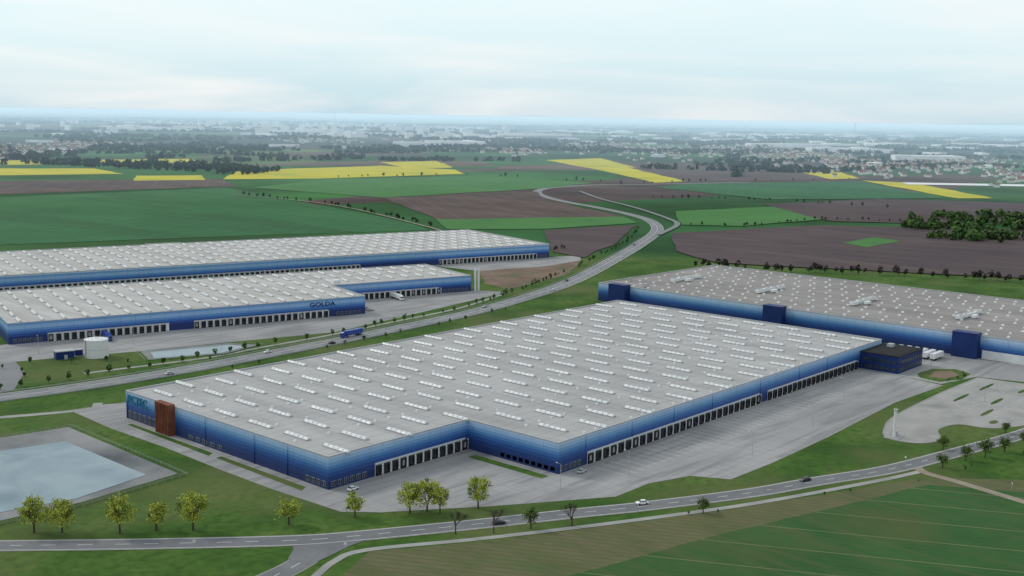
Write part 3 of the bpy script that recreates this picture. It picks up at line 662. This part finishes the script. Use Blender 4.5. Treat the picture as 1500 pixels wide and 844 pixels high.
# ------------------------------------------------------------------ distance
def polar(az,d):
    t=a-math.radians(az);return d*math.cos(t),d*math.sin(t)
mb=MB();random.seed(5)
for k in range(230):
    d=2700*(6.5**random.random());az=random.uniform(-27,27);L=random.uniform(80,700)*(d/5000)**.6;W=random.uniform(12,90)*(d/4000)
    if d<4000 and -1<az<11: d+=1500
    cx,cy=polar(az,d);ang=random.choice([.35,-.25,1.9])+random.uniform(-.25,.25)
    cnt=int(min(60,6+L/14))
    sz=15*(1+max(0,(d-4000)/9000))
    for j in range(cnt):
        u=random.uniform(-.5,.5)*L;w=random.gauss(0,.3)*W;x=cx+u*math.cos(ang)-w*math.sin(ang);y=cy+u*math.sin(ang)+w*math.cos(ang)
        hh=random.uniform(9,17);blob(mb,(x,y,hh*.45),sz*.6,hh*.55,0,9,sz*.4)
mb.make('distant_woodland',['forest'])
M['plaster']=mat('house_plaster',(.55,.54,.5),(.75,.74,.7),.01);M['tiles']=mat('roof_tiles',(.22,.08,.05),(.16,.14,.13),.01);M['slab']=mat('apartment_block',(.66,.69,.71),(.86,.86,.84),.004)
tw=MB()
def house(x,y,l,w,h,ang,rh):
    ca,sa=math.cos(ang),math.sin(ang);T=lambda u,v_,z:(x+u*ca-v_*sa,y+u*sa+v_*ca,z)
    l/=2;w/=2
    tw.add([T(-l,-w,0),T(l,-w,0),T(l,w,0),T(-l,w,0),T(-l,-w,h),T(l,-w,h),T(l,w,h),T(-l,w,h),T(-l,0,h+rh),T(l,0,h+rh)],[(0,1,5,4),(2,3,7,6),(1,2,6,9,5),(3,0,4,8,7)],0)
    tw.add([T(-l-.4,-w-.5,h-.2),T(l+.4,-w-.5,h-.2),T(l+.4,0,h+rh),T(-l-.4,0,h+rh),T(l+.4,w+.5,h-.2),T(-l-.4,w+.5,h-.2)],[(0,1,2,3),(3,2,4,5)],1)
for az,d,n_,sa_,sd in ((-24,3700,120,2.2,250),(-21,4300,90,2,300),(8,4600,150,3,450),(14,4200,200,3.5,500),(19,3700,120,3,350),(22,4000,140,3,400),(4,5200,110,3,500),(-3,5400,90,3,500),(-10,5600,80,3,400),(24,3100,40,1.5,180),(12,5600,120,4,500),(0,4200,50,1.5,200),(17,3200,30,2,200)):
    for k in range(n_):
        x,y=polar(az+random.gauss(0,sa_*.5),d+random.gauss(0,sd));house(x,y,random.uniform(9,16),random.uniform(8,11),random.uniform(4,7),random.uniform(0,3.1),random.uniform(2.5,4.5))
tw.make('distant_village',['plaster','tiles'])
ct=MB()
for k in range(380):
    az=random.choice([random.gauss(-12,3.8),random.gauss(-5,3),random.uniform(-25,26),random.gauss(14,5)]);d=random.uniform(6200,12500);x,y=polar(az,d)
    if az<0 and random.random()<.7: ct.box((x,y,0),(random.uniform(25,90),14,random.choice([15,20,33,36])),random.uniform(0,3.1),0)
    else: ct.box((x,y,0),(random.uniform(40,190),random.uniform(30,80),random.uniform(8,13)),random.uniform(0,3.1),0)
for k in range(26):
    x,y=polar(random.uniform(-26,26),random.uniform(3600,6000));ct.box((x,y,0),(random.uniform(30,120),random.uniform(20,50),9),random.uniform(0,3.1),0)
for az,d,l in ((-18.6,7600,300),(-17.4,7700,220),(-11,7200,420),(-3,5000,260),(-5,4700,180),(13.5,5900,420),(16,5200,300),(20,4300,240),(1,7800,500)):
    x,y=polar(az,d);ct.box((x,y,0),(l,70,18),a-math.pi/2+random.uniform(-.2,.2),0)
for az,d in ((16.6,9000),(-9,12000),(7,14000)):
    x,y=polar(az,d);ct.cyl((x,y,0),5,2,130,6,0)
ct.make('distant_town',['slab'])
# ------------------------------------------------------------------ road furniture
def lampmesh():
    mb=MB();mb.cyl((0,0,0),.12,.07,9,8,0);mb.cyl((0,0,8.95),.05,.05,1.8,6,0,(1,0,.12));mb.box((1.9,0,9.1),(.7,.28,.14),0,1);mb.cyl((0,0,0),.22,.22,.4,8,0)
    o=mb.make('t',['grey','white']);me=o.data;bpy.data.objects.remove(o);return me
LM=lampmesh()
for x,y in ((500,228),(440,214),(385,212),(330,232),(600,225),(540,176),(575,160),(300,240)): place('street_lamp',LM,(x,y,.05),math.pi/2)
for u in (10,60,110,160,210): 
    q=b0+Bv*u-Bn*30;place('street_lamp',LM,(q.x,q.y,.05),angB+math.pi/2)
def signmesh():
    mb=MB();mb.cyl((0,0,0),.05,.05,2.6,6,0);mb.box((0,-.06,2.0),(.9,.05,.65),0,1);mb.box((0,-.09,2.08),(.74,.02,.5),0,2)
    o=mb.make('t',['grey','paint_white','paint_blue']);me=o.data;bpy.data.objects.remove(o);return me
SM=signmesh()
for x,y,t in ((414,123,.6),(210,250,2.4),(228,246,.7),(418,164,1),(180,284,2)): place('traffic_sign',SM,(x,y,0),t)
# ------------------------------------------------------------------ atmosphere: low haze layer over the distant land
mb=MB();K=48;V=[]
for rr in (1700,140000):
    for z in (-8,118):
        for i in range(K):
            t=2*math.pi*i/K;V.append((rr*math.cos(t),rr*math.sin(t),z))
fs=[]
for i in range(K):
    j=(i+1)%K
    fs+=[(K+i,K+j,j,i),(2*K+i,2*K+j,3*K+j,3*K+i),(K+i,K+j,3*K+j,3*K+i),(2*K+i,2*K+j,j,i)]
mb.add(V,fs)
M['haze']=bpy.data.materials.new('haze_with_added_glow');h=M['haze'];h.use_nodes=True;nt=h.node_tree;nt.nodes.remove(nt.nodes['Principled BSDF'])
vs=nt.nodes.new('ShaderNodeVolumeScatter');vs.inputs['Color'].default_value=(.9,.96,1,1);vs.inputs['Density'].default_value=1/9500;vs.inputs['Anisotropy'].default_value=.1
# haze glow added in place of multiple-scattered skylight (single scattering leaves it brown)
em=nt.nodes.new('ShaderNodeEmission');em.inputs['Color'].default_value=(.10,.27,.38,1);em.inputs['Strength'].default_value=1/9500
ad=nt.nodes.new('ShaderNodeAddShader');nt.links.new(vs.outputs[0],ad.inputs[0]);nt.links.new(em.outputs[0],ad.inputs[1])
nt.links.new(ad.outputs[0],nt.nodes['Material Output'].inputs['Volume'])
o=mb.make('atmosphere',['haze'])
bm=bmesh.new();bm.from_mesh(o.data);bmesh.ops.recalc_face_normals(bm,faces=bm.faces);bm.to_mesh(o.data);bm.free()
SE=38
w=bpy.data.worlds.new('World');sc.world=w;w.use_nodes=True;nt=w.node_tree;bg=nt.nodes['Background']
sundir=Vector(polar(-62,1)+(0,))
sd=Vector((sundir.x*math.cos(math.radians(SE)),sundir.y*math.cos(math.radians(SE)),math.sin(math.radians(SE))))
s=N(nt,'ShaderNodeTexSky',sky_type='NISHITA');s.sun_disc=False;s.sun_elevation=math.radians(SE);s.sun_rotation=math.atan2(sundir.x,sundir.y);s.dust_density=1
tc=N(nt,'ShaderNodeTexCoord');sp=N(nt,'ShaderNodeSeparateXYZ');nt.links.new(tc.outputs['Generated'],sp.inputs[0])
gr=ramp(nt,[(0,(5.2,7.4,8.6)),(.02,(6.3,8.3,9.1)),(.06,(7.7,9.4,9.9)),(.11,(8.8,10.2,10.5)),(.3,(7.0,8.0,8.6)),(1,(6.5,7.6,8.4))]);nt.links.new(sp.outputs[2],gr.inputs[0])
mp=N(nt,'ShaderNodeMapping');mp.inputs['Scale'].default_value=(2.2,2.2,16);nt.links.new(tc.outputs['Generated'],mp.inputs[0])
nz=N(nt,'ShaderNodeTexNoise');nz.inputs['Scale'].default_value=1.3;nz.inputs['Detail'].default_value=7;nz.inputs['Distortion'].default_value=.6;nt.links.new(mp.outputs[0],nz.inputs[0])
cr=ramp(nt,[(.40,(0,0,0)),(.68,(.8,.8,.8))]);nt.links.new(nz.outputs[0],cr.inputs[0])
mx=N(nt,'ShaderNodeMix',data_type='RGBA');nt.links.new(cr.outputs[0],mx.inputs[0]);nt.links.new(gr.outputs[0],mx.inputs[6]);mx.inputs[7].default_value=(10.0,10.0,10.0,1)
m2=N(nt,'ShaderNodeMix',data_type='RGBA');m2.inputs[0].default_value=.9;nt.links.new(s.outputs[0],m2.inputs[6]);nt.links.new(mx.outputs[2],m2.inputs[7])
nt.links.new(m2.outputs[2],bg.inputs[0]);bg.inputs[1].default_value=.1
l=bpy.data.lights.new('sun','SUN');l.energy=1.5;l.angle=math.radians(10);l.color=(1,.96,.9);lo=bpy.data.objects.new('sun',l);COL.objects.link(lo)
lo.rotation_euler=sd.to_track_quat('Z','Y').to_euler()
sc.view_settings.view_transform='Standard';sc.view_settings.look='None';sc.view_settings.exposure=0
